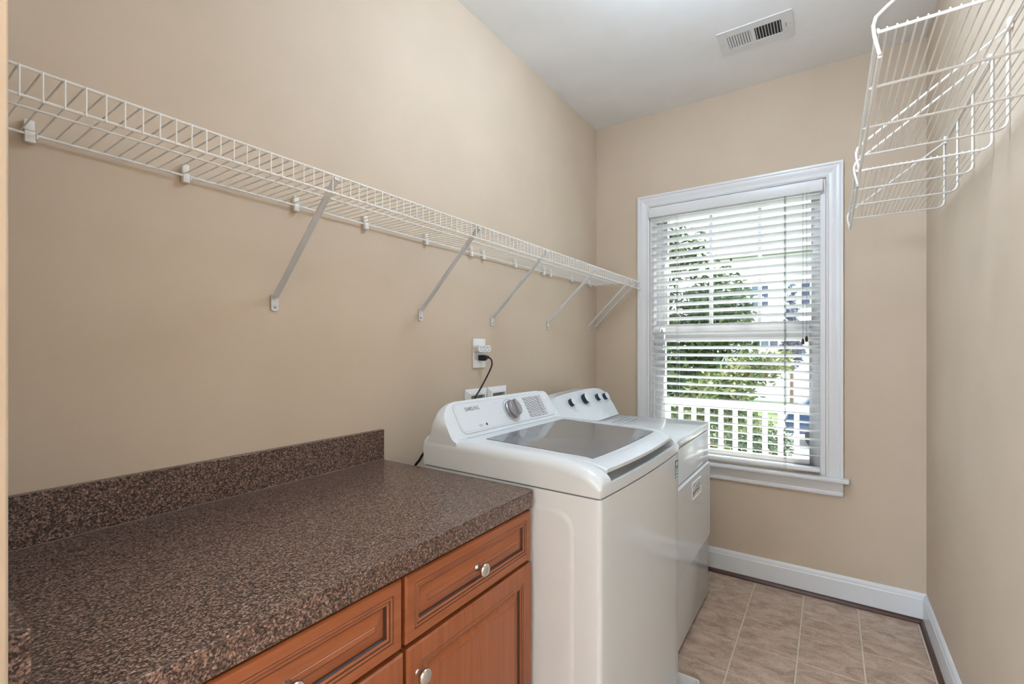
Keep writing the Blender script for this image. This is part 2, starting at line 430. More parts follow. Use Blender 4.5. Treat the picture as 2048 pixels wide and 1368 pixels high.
# ------------------------------------------------------------------ fill lamps added out of frame to brighten the room
lamp = thing('added_fill_globe', 'added fill light, unseen white globe close under the ceiling', 'lamp', (1.0, 1.45, 2.60))  # added unseen source, lifts the ceiling and upper walls
MB().lathe((0, 0, 0.115), (0, 0, 1), [(0.045, 0), (0.05, 0.01), (0.06, ROOM_H - 2.7156)], 24).build('fill_globe_base', M['plastic'], lamp)
MB().lathe((0, 0, 0), (0, 0, 1), [(0.12 * math.sin(PI * i / 12) + 0.001, -0.12 * math.cos(PI * i / 12)) for i in range(13)], 24).build('globe', M['lamp'], lamp, smooth=60)
lamp = thing('added_hall_fill_globe', 'added fill light, unseen white globe in the hall behind the doorway', 'lamp', (0.30, -1.30, 2.00))  # added unseen source, shines through the doorway onto the right wall
MB().tube([(0, 0, 0.23), (0, 0, ROOM_H - 2.00 - 0.0006)], 0.004, 8).build('flex', M['plastic'], lamp)
MB().lathe((0, 0, 0), (0, 0, 1), [(0.235 * math.sin(PI * i / 14) + 0.001, -0.235 * math.cos(PI * i / 14)) for i in range(15)], 28).build('globe', M['hall_fill'], lamp, smooth=60)
# ------------------------------------------------------------------ base cabinets with raised-panel fronts
FX = 0.606                                              # face-frame plane, fronts stand proud of it
def raised_front(y0, y1, z0, z1, rail, wood_m):
    """concentric rings (inset, height above the face frame, material of the band that ends here)"""
    R = [(0.0, 0.0, 0), (0.0, 0.014, 0), (0.003, 0.018, 0), (rail - 0.0006, 0.018, 0), (rail + 0.0010, 0.0172, 1), (rail + 0.0015, 0.0180, 0), (rail + 0.006, 0.0172, 0), (rail + 0.0075, 0.0160, 1),
         (rail + 0.0095, 0.0168, 0), (rail + 0.013, 0.0150, 0), (rail + 0.0150, 0.0105, 1), (rail + 0.0175, 0.0100, 1), (rail + 0.0195, 0.0104, 0), (rail + 0.037, 0.0150, 0), (rail + 0.0380, 0.0146, 1), (rail + 0.0388, 0.0158, 0)]
    b = MB()
    ring = lambda d, h: [(FX + h, y0 + d, z0 + d), (FX + h, y1 - d, z0 + d), (FX + h, y1 - d, z1 - d), (FX + h, y0 + d, z1 - d)]
    for (d0, h0, _), (d1, h1, k) in zip(R, R[1:]):
        b.k = k; b.loft([ring(d0, h0), ring(d1, h1)], True, False)
    b.k = 0; b.face(ring(R[-1][0], R[-1][1]))
    b.face([(FX, y0, z0), (FX, y0, z1), (FX, y1, z1), (FX, y1, z0)])
    return b
def knob(parent, y, z, base):
    b = MB().lathe((FX + 0.012, y, z), (1, 0, 0), [(0.0085, 0), (0.0085, 0.004), (0.006, 0.007), (0.0055, 0.014), (0.009, 0.018), (0.0145, 0.022), (0.0155, 0.026), (0.014, 0.030), (0.009, 0.0325), (0.002, 0.0335)], 28)
    return b.build('knob', M['steel'], parent, base=base, smooth=60)
def cabinet(y0, y1, dy0, dy1, label, knob_side, filler=None):
    base = (0.30, (y0 + y1) / 2, 0)
    t = thing('base_cabinet', label, 'cabinet', base, group='base cabinets under the counter')
    b = MB().box((0.002, y0, 0.10), (FX - 0.001, y1, 0.8565)); b.box((0.002, y0, 0.002), (FX - 0.07, y1, 0.10))
    b.build('body', M['carcass'], t, base=base, smooth=0)
    if filler:
        MB().box((0.50, filler[0], 0.002), (FX + 0.012, filler[1], 0.8565)).build('filler_strip', M['wood_v'], t, base=base, bevel=0.001, seg=1)
    d = raised_front(dy0, dy1, 0.719, 0.850, 0.022, None).build('drawer', [M['wood_h'], M['glaze']], t, base=base, smooth=0)
    knob(d, (dy0 + dy1) / 2 - 0.004, 0.7830, base)
    d = raised_front(dy0 + 0.003, dy1 + 0.004, 0.125, 0.709, 0.040, None).build('door', [M['wood_v'], M['glaze']], t, base=base, smooth=0)
    knob(d, dy0 + 0.030 if knob_side < 0 else dy1 - 0.030, 0.652, base)
    return t
cabinet(0.157, 0.6105, 0.166, 0.6055, 'cherry wood base cabinet nearer the doorway, below the counter', 1, (0.0945, 0.1565))
cabinet(0.611, 1.068, 0.6155, 1.060, 'cherry wood base cabinet standing against the washing machine', -1)

# ------------------------------------------------------------------ countertop
ct = thing('countertop', 'brown speckled laminate countertop with matching backsplash', 'countertop', (0.30, 0.58, 0.858))
CB = (0.30, 0.58, 0.858)
out = [(0.0015, 0.096)] + [(0.628, 0.096)] + arc((0.628 - 0.012, 1.072 - 0.012), 0.012, 0, PI / 2, 6, lambda x, y: (x, y)) + [(0.0015, 1.072)]
MB().prism([(x, y, 0.8575) for x, y in out], (0, 0, 0.045)).build('top', M['granite'], ct, base=CB, bevel=0.0012, seg=1)
MB().box((0.001, 0.114, 0.9026), (0.020, 1.076, 1.004)).build('backsplash', M['granite'], ct, base=CB, bevel=0.001, seg=1)
MB().box((0.001, 0.0945, 0.9026), (0.628, 0.1135, 1.004)).build('side_splash', M['granite'], ct, base=CB, bevel=0.001, seg=1)
MB().tube([(0.0212, 0.115, 0.9032), (0.0212, 1.075, 0.9032)], 0.0012, 6).build('caulk_bead', M['caulk'], ct, base=CB)

# ------------------------------------------------------------------ wire shelf on the left wall
SZ, SX, LIP = 1.698, 0.305, 0.043
SB = (0.0, 1.48, SZ)
sh = thing('wire_shelf', 'long white wire shelf running along the left wall', 'shelf', SB)
Y0S, Y1S = 0.100, 2.872
for nm, x, z, r in (('front_rod', SX, SZ, 0.0027), ('lip_rod', SX + 0.001, SZ - LIP, 0.0027), ('middle_rod', 0.154, SZ - 0.0035, 0.0022), ('back_rod', 0.0125, SZ - 0.002, 0.0027)):
    MB().tube([(x, Y0S, z), (x, Y1S, z)], r, 8).build(nm, M['wire'], sh, base=SB)
wm = MB().tube([(0.010, 0, 0.0026), (0.15, 0, 0.0026), (SX - 0.001, 0, 0.0026), (SX + 0.0032, 0, 0.0), (SX + 0.0036, 0, -0.006), (SX + 0.0036, 0, -LIP - 0.003)], 0.0014, 6)
w0 = None
y = 0.1065
while y < Y1S:
    loc = (0, y - SB[1], 0)
    w0 = wm.build('deck_wire', M['wire'], sh, loc, smooth=60) if w0 is None else (copy_obj(w0, sh, loc) and w0)
    y += 0.02475
for (yb_, yt) in ((0.702, 0.690), (1.265, 1.243), (1.722, 1.704), (2.233, 2.213), (2.752, 2.700), (2.858, 2.810)):
    A = Vector((0.0065, yb_, 1.428)); Bp = Vector((SX - 0.004, yt, SZ - 0.004))
    d = (Bp - A).normalized(); a = Vector((0, 1, 0)); n = d.cross(a).normalized()
    prof = [(-0.0075, -0.0045), (0.0075, -0.0045), (0.0075, 0.002), (0.005, 0.0045), (0, 0.0022), (-0.005, 0.0045), (-0.0075, 0.002)]
    b = MB().loft([[A + a * p + n * q for p, q in prof], [Bp + a * p + n * q for p, q in prof]])
    b.box((SX - 0.010, yt - 0.0075, SZ - 0.010), (SX + 0.001, yt + 0.0075, SZ - 0.002))
    br = b.build('support_brace', M['brace'], sh, base=SB, smooth=20)
    pl = [(0.0015, yb_ + u, 1.408 + v) for u, v in [(-0.0095, 0.026), (-0.0105, 0.012), (-0.0105, -0.017)] + [(-0.0105 + 0.021 * i / 6, -0.017 - 0.004 * math.sin(PI * i / 6)) for i in range(1, 6)] + [(0.0105, -0.017), (0.0105, 0.012), (0.0095, 0.026)]]
    MB().prism(pl, (0.003, 0, 0)).build('wall_plate', M['brace'], br, base=SB, bevel=0.0006, seg=1)
    MB().lathe((0.0045, yb_, 1.399), (1, 0, 0), [(0.0042, 0), (0.0040, 0.0012), (0.002, 0.002)], 12).build('screw', M['screw'], br, base=SB)
c0 = None
for yc in (0.218, 0.482, 0.762, 1.007, 1.289, 1.561, 1.645, 1.901, 2.178, 2.249, 2.509, 2.763):
    loc = (0, yc - SB[1], 0)
    if c0 is None:
        b = MB().box((0.001, -0.008, -0.018), (0.0165, 0.007, 0.0035)); b.box((0.001, -0.0085, 0.006), (0.013, 0.0065, 0.026)); b.box((0.001, -0.007, 0.003), (0.010, 0.005, 0.007))
        b.box((0.009, 0.007, -0.010), (0.017, 0.0105, 0.002))
        c0 = b.build('wall_clip', M['clip'], sh, loc, bevel=0.002)
    else:
        copy_obj(c0, sh, loc)

# ------------------------------------------------------------------ two wire racks on the right wall
RZ, RX0, RX1, RT = 1.838, 1.355, 1.655, 2.085
def rack(label, ys):
    base = (ROOM_X, (ys[0] + ys[-1]) / 2, RZ)
    t = thing('wire_rack', label, 'rack', base, group='wire racks on the right wall')
    ya, yz = ys[0], ys[-1]
    MB().tube([(RX0, ya, RZ), (RX0, yz, RZ)], 0.0036, 8).build('front_rod', M['wire'], t, base=base)
    MB().tube([(RX0 + 0.003, ya, RZ - 0.046), (RX0 + 0.003, yz, RZ - 0.046)], 0.0036, 8).build('hanging_rod', M['wire'], t, base=base)
    MB().tube([(RX1, ya, RT), (RX1, yz, RT)], 0.0028, 8).build('top_rod', M['wire'], t, base=base)
    for i, yy in enumerate(ys):
        p = [(RX0, yy, RZ - 0.004), (RX1 - 0.022, yy, RZ - 0.004)] + [(RX1 - 0.022 + 0.022 * math.sin(a), yy, RZ + 0.018 - 0.022 * math.cos(a)) for a in [PI / 2 * k / 5 for k in range(1, 6)]] + [(RX1, yy, RT)]
        MB().tube(p, 0.0030, 8).build('cross_rod', M['wire'], t, base=base, smooth=60)
    for e, yy in ((-1, ya - 0.004), (1, yz + 0.004)):
        p = [(RX1 - 0.002, yy, RT), (RX0 + 0.012, yy, RZ + 0.034), (RX0 - 0.002, yy, RZ + 0.022), (RX0 - 0.006, yy, RZ + 0.008), (RX0 - 0.0045, yy, RZ - 0.010), (RX0 + 0.003, yy, RZ - 0.046)]
        MB().tube(p, 0.0030, 8).build('end_strut', M['wire'], t, base=base, smooth=60)
    wires = MB().tube([(0, ya - base[1], 0), (0, yz - base[1], 0)], 0.0015, 6)
    first = None
    for k in range(1, 22):
        loc = (RX0 - ROOM_X + (RX1 - 0.012 - RX0) * k / 21.5, 0, 0.001)
        if first is None: first = wires.build('deck_wire', M['wire'], t, loc)
        else: copy_obj(first, t, loc)
    for yy in (ya + 0.02, yz - 0.02):
        MB().box((ROOM_X - 0.010, yy - 0.008, RT - 0.012), (ROOM_X - 0.0005, yy + 0.008, RT + 0.016)).build('wall_clip', M['clip'], t, base=base, bevel=0.002)
rack('white wire rack high on the right wall, the nearer of two', (1.030, 1.242, 1.460, 1.664))
rack('white wire rack high on the right wall, the one nearer the window', (1.802, 2.012, 2.222, 2.448))

# ------------------------------------------------------------------ window blind
BY = ROOM_Y - 0.016
bl = thing('window_blind', 'white wooden slatted blind hanging in the window', 'blind', (0.814, BY, 0.66))
BB = (0.814, BY, 0.66)
vp = [(0.020, 2.150), (-0.018, 2.150), (-0.022, 2.144), (-0.022, 2.100), (-0.018, 2.090), (-0.010, 2.087), (0.020, 2.087)]
MB().prism([(0.362, BY + d, z) for d, z in vp], (0.895, 0, 0)).build('valance', M['trim'], bl, base=BB, smooth=30)
TI = math.radians(18)
sx0, sx1 = 0.378, 1.246
s0 = None
nsl = 32
for i in range(nsl):
    zc = 2.070 - 0.0434 * i
    loc = (0, 0.004, zc - BB[2])
    if s0 is None:
        ca, sa = math.cos(TI), math.sin(TI)
        pr = [(-0.025, -0.0014), (0.025, -0.0014), (0.0255, 0), (0.025, 0.0014), (-0.025, 0.0014), (-0.0255, 0)]
        # room-side edge (negative y) is the raised one
        s0 = MB().prism([(sx0 - BB[0], p * ca + q * sa, -p * sa + q * ca) for p, q in pr], (sx1 - sx0, 0, 0)).build('slat', M['slat'], bl, loc, smooth=30)
    else:
        copy_obj(s0, bl, loc)
MB().box((sx0, BY - 0.024, 0.648), (sx1, BY + 0.026, 0.668)).build('bottom_rail', M['slat'], bl, base=BB, bevel=0.004)
for x in (0.535, 1.092):
    b = MB()
    for dx in (-0.004, 0.004): b.tube([(x + dx, BY - 0.0245, 2.09), (x + dx, BY - 0.0255, 0.652)], 0.0008, 5)
    b.tube([(x + 0.001, BY + 0.031, 2.09), (x + 0.001, BY + 0.031, 0.66)], 0.0008, 5)
    for i in range(nsl): b.tube([(x - 0.003, BY - 0.0245, 2.060 - 0.0434 * i + 0.014), (x - 0.003, BY + 0.030, 2.060 - 0.0434 * i - 0.004)], 0.0006, 4)
    b.build('ladder_cord', M['darkcord'] if x > 1 else M['cord'], bl, base=BB)
MB().tube([(1.092, BY - 0.0275, 2.088), (1.092, BY - 0.0285, 0.70)], 0.0016, 6).build('lift_cord', M['darkcord'], bl, base=BB)
def tassel(x, z, m, w=0.007):
    return MB().lathe((x, BY - 0.030, z), (0, 0, -1), [(0.0022, 0), (w * .75, 0.005), (w, 0.014), (w, 0.026), (w * .6, 0.031)], 14)
for x, z, m, cm in ((1.172, 1.335, 'tassel', 'darkcord'), (1.188, 1.348, 'tassel', 'darkcord'), (0.447, 1.400, 'lightgrey', 'cord'), (0.458, 1.335, 'lightgrey', 'cord')):
    c = MB().tube([(x, BY - 0.030, 2.088), (x, BY - 0.030, z)], 0.0010, 5).build('pull_cord', M[cm], bl, base=BB)
    tassel(x, z, m).build('tassel', M[m], c, base=BB, smooth=50)

# ------------------------------------------------------------------ ceiling register
VB = (1.002, 2.416, ROOM_H)
v = thing('ceiling_vent', 'white metal ceiling vent with two banks of louvres', 'vent', VB)
X0, X1, YA, YB_ = 0.851, 1.153, 2.320, 2.512
b = MB(); zt, zb_ = ROOM_H - 0.0006, ROOM_H - 0.0036
banks = ((0.888, 0.987), (1.002, 1.108)); ya, yz = YA + 0.046, YB_ - 0.046
for lo, hi in (((X0, YA), (X1, ya)), ((X0, yz), (X1, YB_)), ((X0, ya), (banks[0][0], yz)), ((banks[0][1], ya), (banks[1][0], yz)), ((banks[1][1], ya), (X1, yz))):
    b.box((lo[0], lo[1], zb_), (hi[0], hi[1], zt))
b.build('faceplate', M['trim'], v, base=VB, smooth=0)
MB().box((banks[0][0], ya, zt - 0.0006), (banks[1][1], yz, zt)).build('duct_shade_sheet', M['ductshade'], v, base=VB, smooth=0)  # flat dark sheet on the uncut ceiling, painted as duct shade
for bi, (xa, xb) in enumerate(banks):
    for k in range(9):
        x = xa + (xb - xa) * (k + 0.5) / 9
        dx = -0.0034 if bi == 0 else 0.0012
        q = [(x - dx, ya, ROOM_H - 0.0013), (x - dx + 0.0009, ya, ROOM_H - 0.0013), (x + dx + 0.0009, ya, ROOM_H - 0.0042), (x + dx, ya, ROOM_H - 0.0042)]
        MB().prism(q, (0, yz - ya, 0)).build('louvre', M['trim'], v, base=VB, smooth=0)
MB().tube([(1.125, 2.405, ROOM_H - 0.0034), (1.126, 2.403, ROOM_H - 0.020)], 0.002, 6).build('damper_lever', M['screw'], v, base=VB)
for x in (0.864, 1.142): MB().lathe((x, 2.416, ROOM_H - 0.0036), (0, 0, -1), [(0.004, 0), (0.003, 0.0015)], 10).build('screw', M['lightgrey'], v, base=VB)

# ------------------------------------------------------------------ outlet, triple tap, cord, washer boxes
OB = (0, 1.6205, 1.262)
o = thing('wall_outlet', 'white duplex outlet plate on the left wall above the washing machine', 'outlet', OB)
MB().prism([(0.0008, y_, z_) for y_, z_ in rrect(1.576, 1.665, 1.197, 1.327, 0.006)], (0.0065, 0, 0)).build('plate', M['plastic'], o, base=OB, bevel=0.0025)
for zc in (1.286, 1.241):
    MB().prism([(0.0072, y_, z_) for y_, z_ in rrect(1.6205 - 0.017, 1.6205 + 0.017, zc - 0.0145, zc + 0.0145, 0.010)], (0.0018, 0, 0)).build('socket', M['plastic'], o, base=OB, bevel=0.0006, seg=1)
TB = (0.009, 1.6205, 1.283)
t = thing('outlet_tap', 'small white three socket adapter plugged into the upper outlet', 'adapter', TB)
b = MB()
lobes = []
for k in range(3):
    yc = 1.6205 - 0.027 + 0.027 * k
    b.prism([(0.0092, y_, z_) for y_, z_ in rrect(yc - 0.0145, yc + 0.0145, 1.268, 1.298, 0.008)], (0.028, 0, 0))
b.box((0.0092, 1.6205 - 0.045, 1.277), (0.036, 1.6205 + 0.045, 1.290))
b.build('body', M['plastic'], t, base=TB, smooth=40)
for k in range(3):
    yc = 1.6205 - 0.027 + 0.027 * k
    s_ = MB().box((0.0371, yc - 0.0075, 1.2835), (0.0377, yc - 0.0055, 1.2925)); s_.box((0.0371, yc + 0.0055, 1.2845), (0.0377, yc + 0.0075, 1.2920))
    s_.lathe((0.0371, yc, 1.2755), (1, 0, 0), [(0.0025, 0), (0.0025, 0.0006)], 10)
    s_.build('socket_slots', M['darkslot'], t, base=TB, smooth=0)
KB = (0.010, 1.6205, 1.241)
c = thing('power_cord', 'black power cord plugged into the lower outlet, dropping behind the washer', 'cord', KB)
pl = [(0.0093, 1.6205 - 0.014, 1.2545), (0.0093, 1.6205 - 0.014, 1.2300), (0.034, 1.6205 - 0.010, 1.2285), (0.042, 1.6205 - 0.008, 1.2370), (0.050, 1.6205 - 0.006, 1.2380), (0.050, 1.6205 - 0.006, 1.2500), (0.034, 1.6205 - 0.010, 1.2545)]
MB().prism(pl, (0, 0.024, 0)).build('plug', M['black'], c, base=KB, bevel=0.003)
path = [Vector(p) for p in ((0.044, 1.622, 1.2440), (0.054, 1.626, 1.2430), (0.064, 1.631, 1.2340), (0.066, 1.633, 1.214), (0.060, 1.628, 1.190), (0.050, 1.608, 1.150), (0.042, 1.577, 1.105), (0.038, 1.553, 1.075), (0.036, 1.54, 1.03), (0.034, 1.53, 0.95), (0.034, 1.53, 0.80))]
def smoothpath(P, n=4):
    out = []
    for i in range(len(P) - 1):
        p0 = P[max(i - 1, 0)]; p1 = P[i]; p2 = P[i + 1]; p3 = P[min(i + 2, len(P) - 1)]
        for k in range(n):
            t_ = k / n
            out.append(0.5 * ((2 * p1) + (-p0 + p2) * t_ + (2 * p0 - 5 * p1 + 4 * p2 - p3) * t_ ** 2 + (-p0 + 3 * p1 - 3 * p2 + p3) * t_ ** 3))
    return out + [P[-1]]
MB().tube(smoothpath(path), 0.0036, 8).build('cable', M['black'], c, base=KB, smooth=60)
for (y0, y1, lab, hv) in ((1.524, 1.676, 'white recessed washer box on the wall, left of the pair', False), (1.680, 1.830, 'white recessed washer box on the wall, right of the pair', True)):
    base = (0, (y0 + y1) / 2, 1.0)
    w = thing('washer_box', lab, 'wall box', base, group='recessed boxes behind the washing machine')
    r = lambda d, x: [(x, y0 + d, 0.93 + d), (x, y1 - d, 0.93 + d), (x, y1 - d, 1.107 - d), (x, y0 + d, 1.107 - d)]
    MB().loft([r(0, 0.0006), r(0, 0.004), r(0.020, 0.016), r(0.028, 0.016), r(0.030, 0.0015)], True, False).build('frame', M['plastic'], w, base=base, smooth=0)
    MB().box((0.0006, y0 + 0.028, 0.958), (0.0016, y1 - 0.028, 1.079)).build('recess_panel', M['valve'], w, base=base, smooth=0)
    MB().tube([(0.002, y0 + 0.055, 1.052), (0.010, y0 + 0.055, 1.052), (0.014, y0 + 0.055, 1.02), (0.014, y0 + 0.055, 0.96)], 0.008 if hv else 0.006, 10).build('valve', M['darkslot'] if hv else M['valve'], w, base=base)
# ------------------------------------------------------------------ washing machine (local: u depth, v width)
WD, WW, ZS = 0.622, 0.678, 0.908                        # depth, width, seam height
ws = thing('washing_machine', 'white top-loading washing machine with a glass lid, next to the counter', 'washing machine', (0.195, 1.089, 0.0), math.radians(-1.0))
def bulge(u, v):
    k = max(0.0, 1 - ((v - WW / 2) / (WW / 2)) ** 2)
    return 0.011 * k * max(0.0, (u - 0.45) / (WD - 0.45))
def plan(z, r=0.012, inset=0.0, bul=True):
    pts = []
    for cx, cy, s in ((WD - r - inset, WW - r - inset, 0), (r, WW - r - inset, PI / 2), (r, r + inset, PI), (WD - r - inset, r + inset, 1.5 * PI)):
        for i in range(6):
            t_ = s + PI / 2 * i / 5
            pts.append((cx + r * math.cos(t_), cy + r * math.sin(t_), z))
    if bul:
        for k in range(1, 12): pts.append((WD - inset, r + (WW - 2 * r) * k / 12, z))
        pts = [(x + bulge(x, y), y, z_) for x, y, z_ in pts]
    return pts
MB().loft([plan(0.074), plan(ZS - 0.004)]).build('body', M['enamel'], ws, smooth=30)
MB().loft([plan(ZS - 0.005, inset=0.003), plan(ZS + 0.002, inset=0.003)]).build('seam', M['seam'], ws, smooth=30)
# pressed rib on the left side
rim = [(u, z) for u, z in rrect(0.10, 0.548, 0.16, 0.862, 0.05, 6)]
rin = [(u, z) for u, z in rrect(0.115, 0.533, 0.175, 0.847, 0.04, 6)]
MB().loft([[(u, 0.0003, z) for u, z in rim], [(u, -0.0035, z) for u, z in rrect(0.1075, 0.5405, 0.1675, 0.8545, 0.045, 6)], [(u, -0.0035, z) for u, z in rin]], True, False).add([], []).build('side_rib', M['enamel'], ws, smooth=60)
b = MB(); b.face([(u, -0.0034, z) for u, z in rin]); b.build('side_panel', M['enamel'], ws, smooth=0)
f4 = None
for u, v_ in ((0.05, 0.05), (0.05, WW - 0.05), (WD - 0.05, 0.05), (WD - 0.05, WW - 0.05)):
    if f4 is None: f4 = MB().lathe((0, 0, 0.0065), (0, 0, 1), [(0.022, 0), (0.020, 0.012), (0.010, 0.014), (0.010, 0.0675)], 14).build('foot', M['black'], ws, (u, v_, 0))
    else: copy_obj(f4, ws, (u, v_, 0))
# top cover as a height field with a sunken lid well
L0, L1, LU = 0.058, WW - 0.058, 0.135
def z_end(u):
    if u < 0.44: return 0.998 - 0.005 * u / 0.44
    return 0.938 + 0.055 * math.sqrt(max(0.0, 1 - ((u - 0.44) / (WD - 0.44)) ** 2))
def z_cov(u, v):
    z = z_end(u); r = 0.030
    e = min(v, WW - v)
    if e < r: z -= (r - math.sqrt(max(0.0, r * r - (r - e) ** 2)))
    if LU < u and L0 < v < L1: z = min(z, 0.960 if u < 0.50 else 0.960 - 0.030 * min(1.0, (u - 0.50) / 0.08) + (0.006 if u > 0.612 else 0))
    return max(z, 0.928)
us_ = [0, 0.05, 0.10, LU - 0.001, LU + 0.001] + [0.15 + 0.03 * i for i in range(10)] + [0.44 + 0.013 * i for i in range(14)] + [0.6125, 0.618, 0.6205, WD]
us_ = sorted(set(round(x, 4) for x in us_ if x <= WD))
vs_ = [0.030 * (1 - math.cos(PI / 2 * i / 6)) for i in range(7)] + [0.045, L0 - 0.0008, L0 + 0.0008] + [L0 + (L1 - L0) * i / 14 for i in range(1, 14)] + [L1 - 0.0008, L1 + 0.0008, WW - 0.045] + [WW - 0.030 * (1 - math.cos(PI / 2 * i / 6)) for i in range(6, -1, -1)]
nu, nv = len(us_), len(vs_)
def cr(u, v):                                           # soften the plan corners
    return (u + bulge(u, v), v)
V = []
for u in us_:
    for v_ in vs_:
        x, y_ = cr(u, v_); V.append((x, y_, z_cov(u, v_)))
F = [(i * nv + j, (i + 1) * nv + j, (i + 1) * nv + j + 1, i * nv + j + 1) for i in range(nu - 1) for j in range(nv - 1)]
per = [(i, 0) for i in range(nu)] + [(nu - 1, j) for j in range(1, nv)] + [(i, nv - 1) for i in range(nu - 2, -1, -1)] + [(0, j) for j in range(nv - 2, 0, -1)]
nb = len(V)
for i, j in per: V.append((V[i * nv + j][0], V[i * nv + j][1], ZS))
for k in range(len(per)):
    a = per[k]; c_ = per[(k + 1) % len(per)]
    F.append((a[0] * nv + a[1], nb + k, nb + (k + 1) % len(per), c_[0] * nv + c_[1]))
MB().add(V, F).build('top_cover', M['enamel'], ws, smooth=42)
# lid: slab whose front rolls down into the handle lip
def z_lid(u): return 0.9955 - 0.010 * (u - 0.135) / 0.37 if u < 0.505 else 0.9855 - 0.017 * ((u - 0.505) / 0.113) ** 2
lu = [0.138, 0.145] + [0.18 + 0.04 * i for i in range(9)] + [0.52, 0.54, 0.56, 0.575, 0.59, 0.602, 0.611, 0.616, 0.618]
lv = [L0 + 0.002, L0 + 0.006] + [L0 + 0.01 + (L1 - L0 - 0.02) * i / 14 for i in range(15)] + [L1 - 0.006, L1 - 0.002]
def lidpt(u, v, dz):
    e = min(v - lv[0], lv[-1] - v); rr = 0.0
    k = (v - WW / 2) / (WW / 2)
    uu = u + 0.020 * (1 - k * k) * max(0, (u - 0.40) / 0.21) - 0.012 * max(0, (u - 0.40) / 0.21)
    if e < 0.004: rr = 0.003 * (1 - e / 0.004)
    return (uu, v, z_lid(u) + dz - rr)
rings = [[lidpt(u, v_, 0) for v_ in lv] + [lidpt(u, v_, -0.018 + 0.009 * min(1, max(0, (u - 0.48) / 0.08))) for v_ in reversed(lv)] for u in lu]
lid = MB().loft(rings).build('lid', M['enamel'], ws, smooth=45)
gu = [0.186 + (0.556 - 0.186) * i / 10 for i in range(11)]; gv = [0.096 + 0.5 * i / 10 for i in range(11)]
MB().loft([[lidpt(u, v_, 0.0012) for v_ in gv] + [lidpt(u, v_, -0.003) for v_ in reversed(gv)] for u in gu]).build('glass', M['glassdark'], lid, smooth=30)
gf = lambda d, h: [lidpt(u, v_, h) for u, v_ in [(0.186 - d, 0.096 - d + (0.5 + 2 * d) * i / 8) for i in range(8)] + [(0.186 - d + (0.37 + 2 * d) * i / 8, 0.596 + d) for i in range(8)] + [(0.556 + d, 0.596 + d - (0.5 + 2 * d) * i / 8) for i in range(8)] + [(0.556 + d - (0.37 + 2 * d) * i / 8, 0.096 - d) for i in range(8)]]
MB().loft([gf(0.0, 0.0004), gf(0.0, 0.0016), gf(0.002, 0.0016), gf(0.002, -0.002)], True, False).build('gasket', M['seam'], lid, smooth=0)
MB().add(*(lambda vv: ([lidpt(0.5735, v_, 0.0004) for v_ in lv] + [lidpt(0.5750, v_, 0.0004) for v_ in lv], [(j, j + 1, j + 1 + len(lv), j + len(lv)) for j in range(len(lv) - 1)]))(0)).build('lid_seam', M['lightgrey'], lid, smooth=0)
# console: lofted sections with rounded ends
def sect(v, zt):
    k = (1.105 - zt) * 0.62
    return [(0.002, v, 0.945), (-0.006, v, 0.957), (0.020, v, min(0.993, zt - 0.03)), (0.034, v, min(1.022, zt - 0.02)), (0.035, v, min(1.055, zt - 0.012)), (0.040, v, zt - 0.005), (0.050, v, zt), (0.056 + k, v, zt), (0.060 + k, v, zt - 0.004), (0.1185, v, 1.003), (0.126, v, 0.996), (0.140, v, 0.990), (0.140, v, 0.945)]
ends = [(0.003, 1.045), (0.010, 1.062), (0.022, 1.078), (0.038, 1.092), (0.058, 1.101), (0.085, 1.105)]
MB().loft([sect(v_, z) for v_, z in ends] + [sect(WW - v_, z) for v_, z in reversed(ends)]).build('console', M['enamel'], ws, smooth=45)
# face frame of the console: a runs along v, s runs down the slope, h is out of it
fd = Vector((0.1185 - 0.060, 0, 1.003 - 1.101)).normalized(); fn = Vector((-fd.z, 0, fd.x))
F0 = Vector((0.060, 0, 1.101))
def wf(a, s, h): p = F0 + fd * s + fn * h; return (p.x, a, p.z)
def wplate(name, m, parent, pts, h0, h1, bevel=0.0):
    return MB().loft([[wf(a, s, h0) for a, s in pts], [wf(a, s, h1) for a, s in pts]]).build(name, m, parent, bevel=bevel, seg=1, smooth=40)
pan_o = rrect(0.060, WW - 0.020, 0.001, 0.113, 0.026, 6)
panel = wplate('control_panel', M['enamel'], ws, pan_o, -0.002, 0.0035, 0.001)
MB().loft([[wf(a, s, 0.0036) for a, s in rrect(0.066, WW - 0.026, 0.0065, 0.1075, 0.021, 6)], [wf(a, s, 0.0036) for a, s in rrect(0.0675, WW - 0.0275, 0.008, 0.106, 0.020, 6)]], True, False).build('panel_groove', M['lightgrey'], panel, smooth=0)
text_mesh('lettering', 'SAMSUNG', 0.0205, lambda x, y, z: wf(0.113 + x, 0.036 - y, 0.0036 + z), M['grey'], panel, xscale=0.80)
for k, w_ in enumerate((0.018, 0.010, 0.008)):
    a0 = 0.150 + (0, 0.026, 0.042)[k]
    if k < 2:
        for q in range(3): wplate('print_mark', M['lightgrey'] if k else M['grey'], panel, [(a0, 0.090 + 0.0032 * q), (a0 + w_, 0.090 + 0.0032 * q), (a0 + w_, 0.0912 + 0.0032 * q), (a0, 0.0912 + 0.0032 * q)], 0.0034, 0.0037)
    else:
        wplate('print_mark', M['darkslot'], panel, [(a0 + 0.005 * math.cos(2 * PI * i / 10), 0.093 + 0.005 * math.sin(2 * PI * i / 10)) for i in range(10)], 0.0034, 0.0037)
kc = (0.362, 0.060)
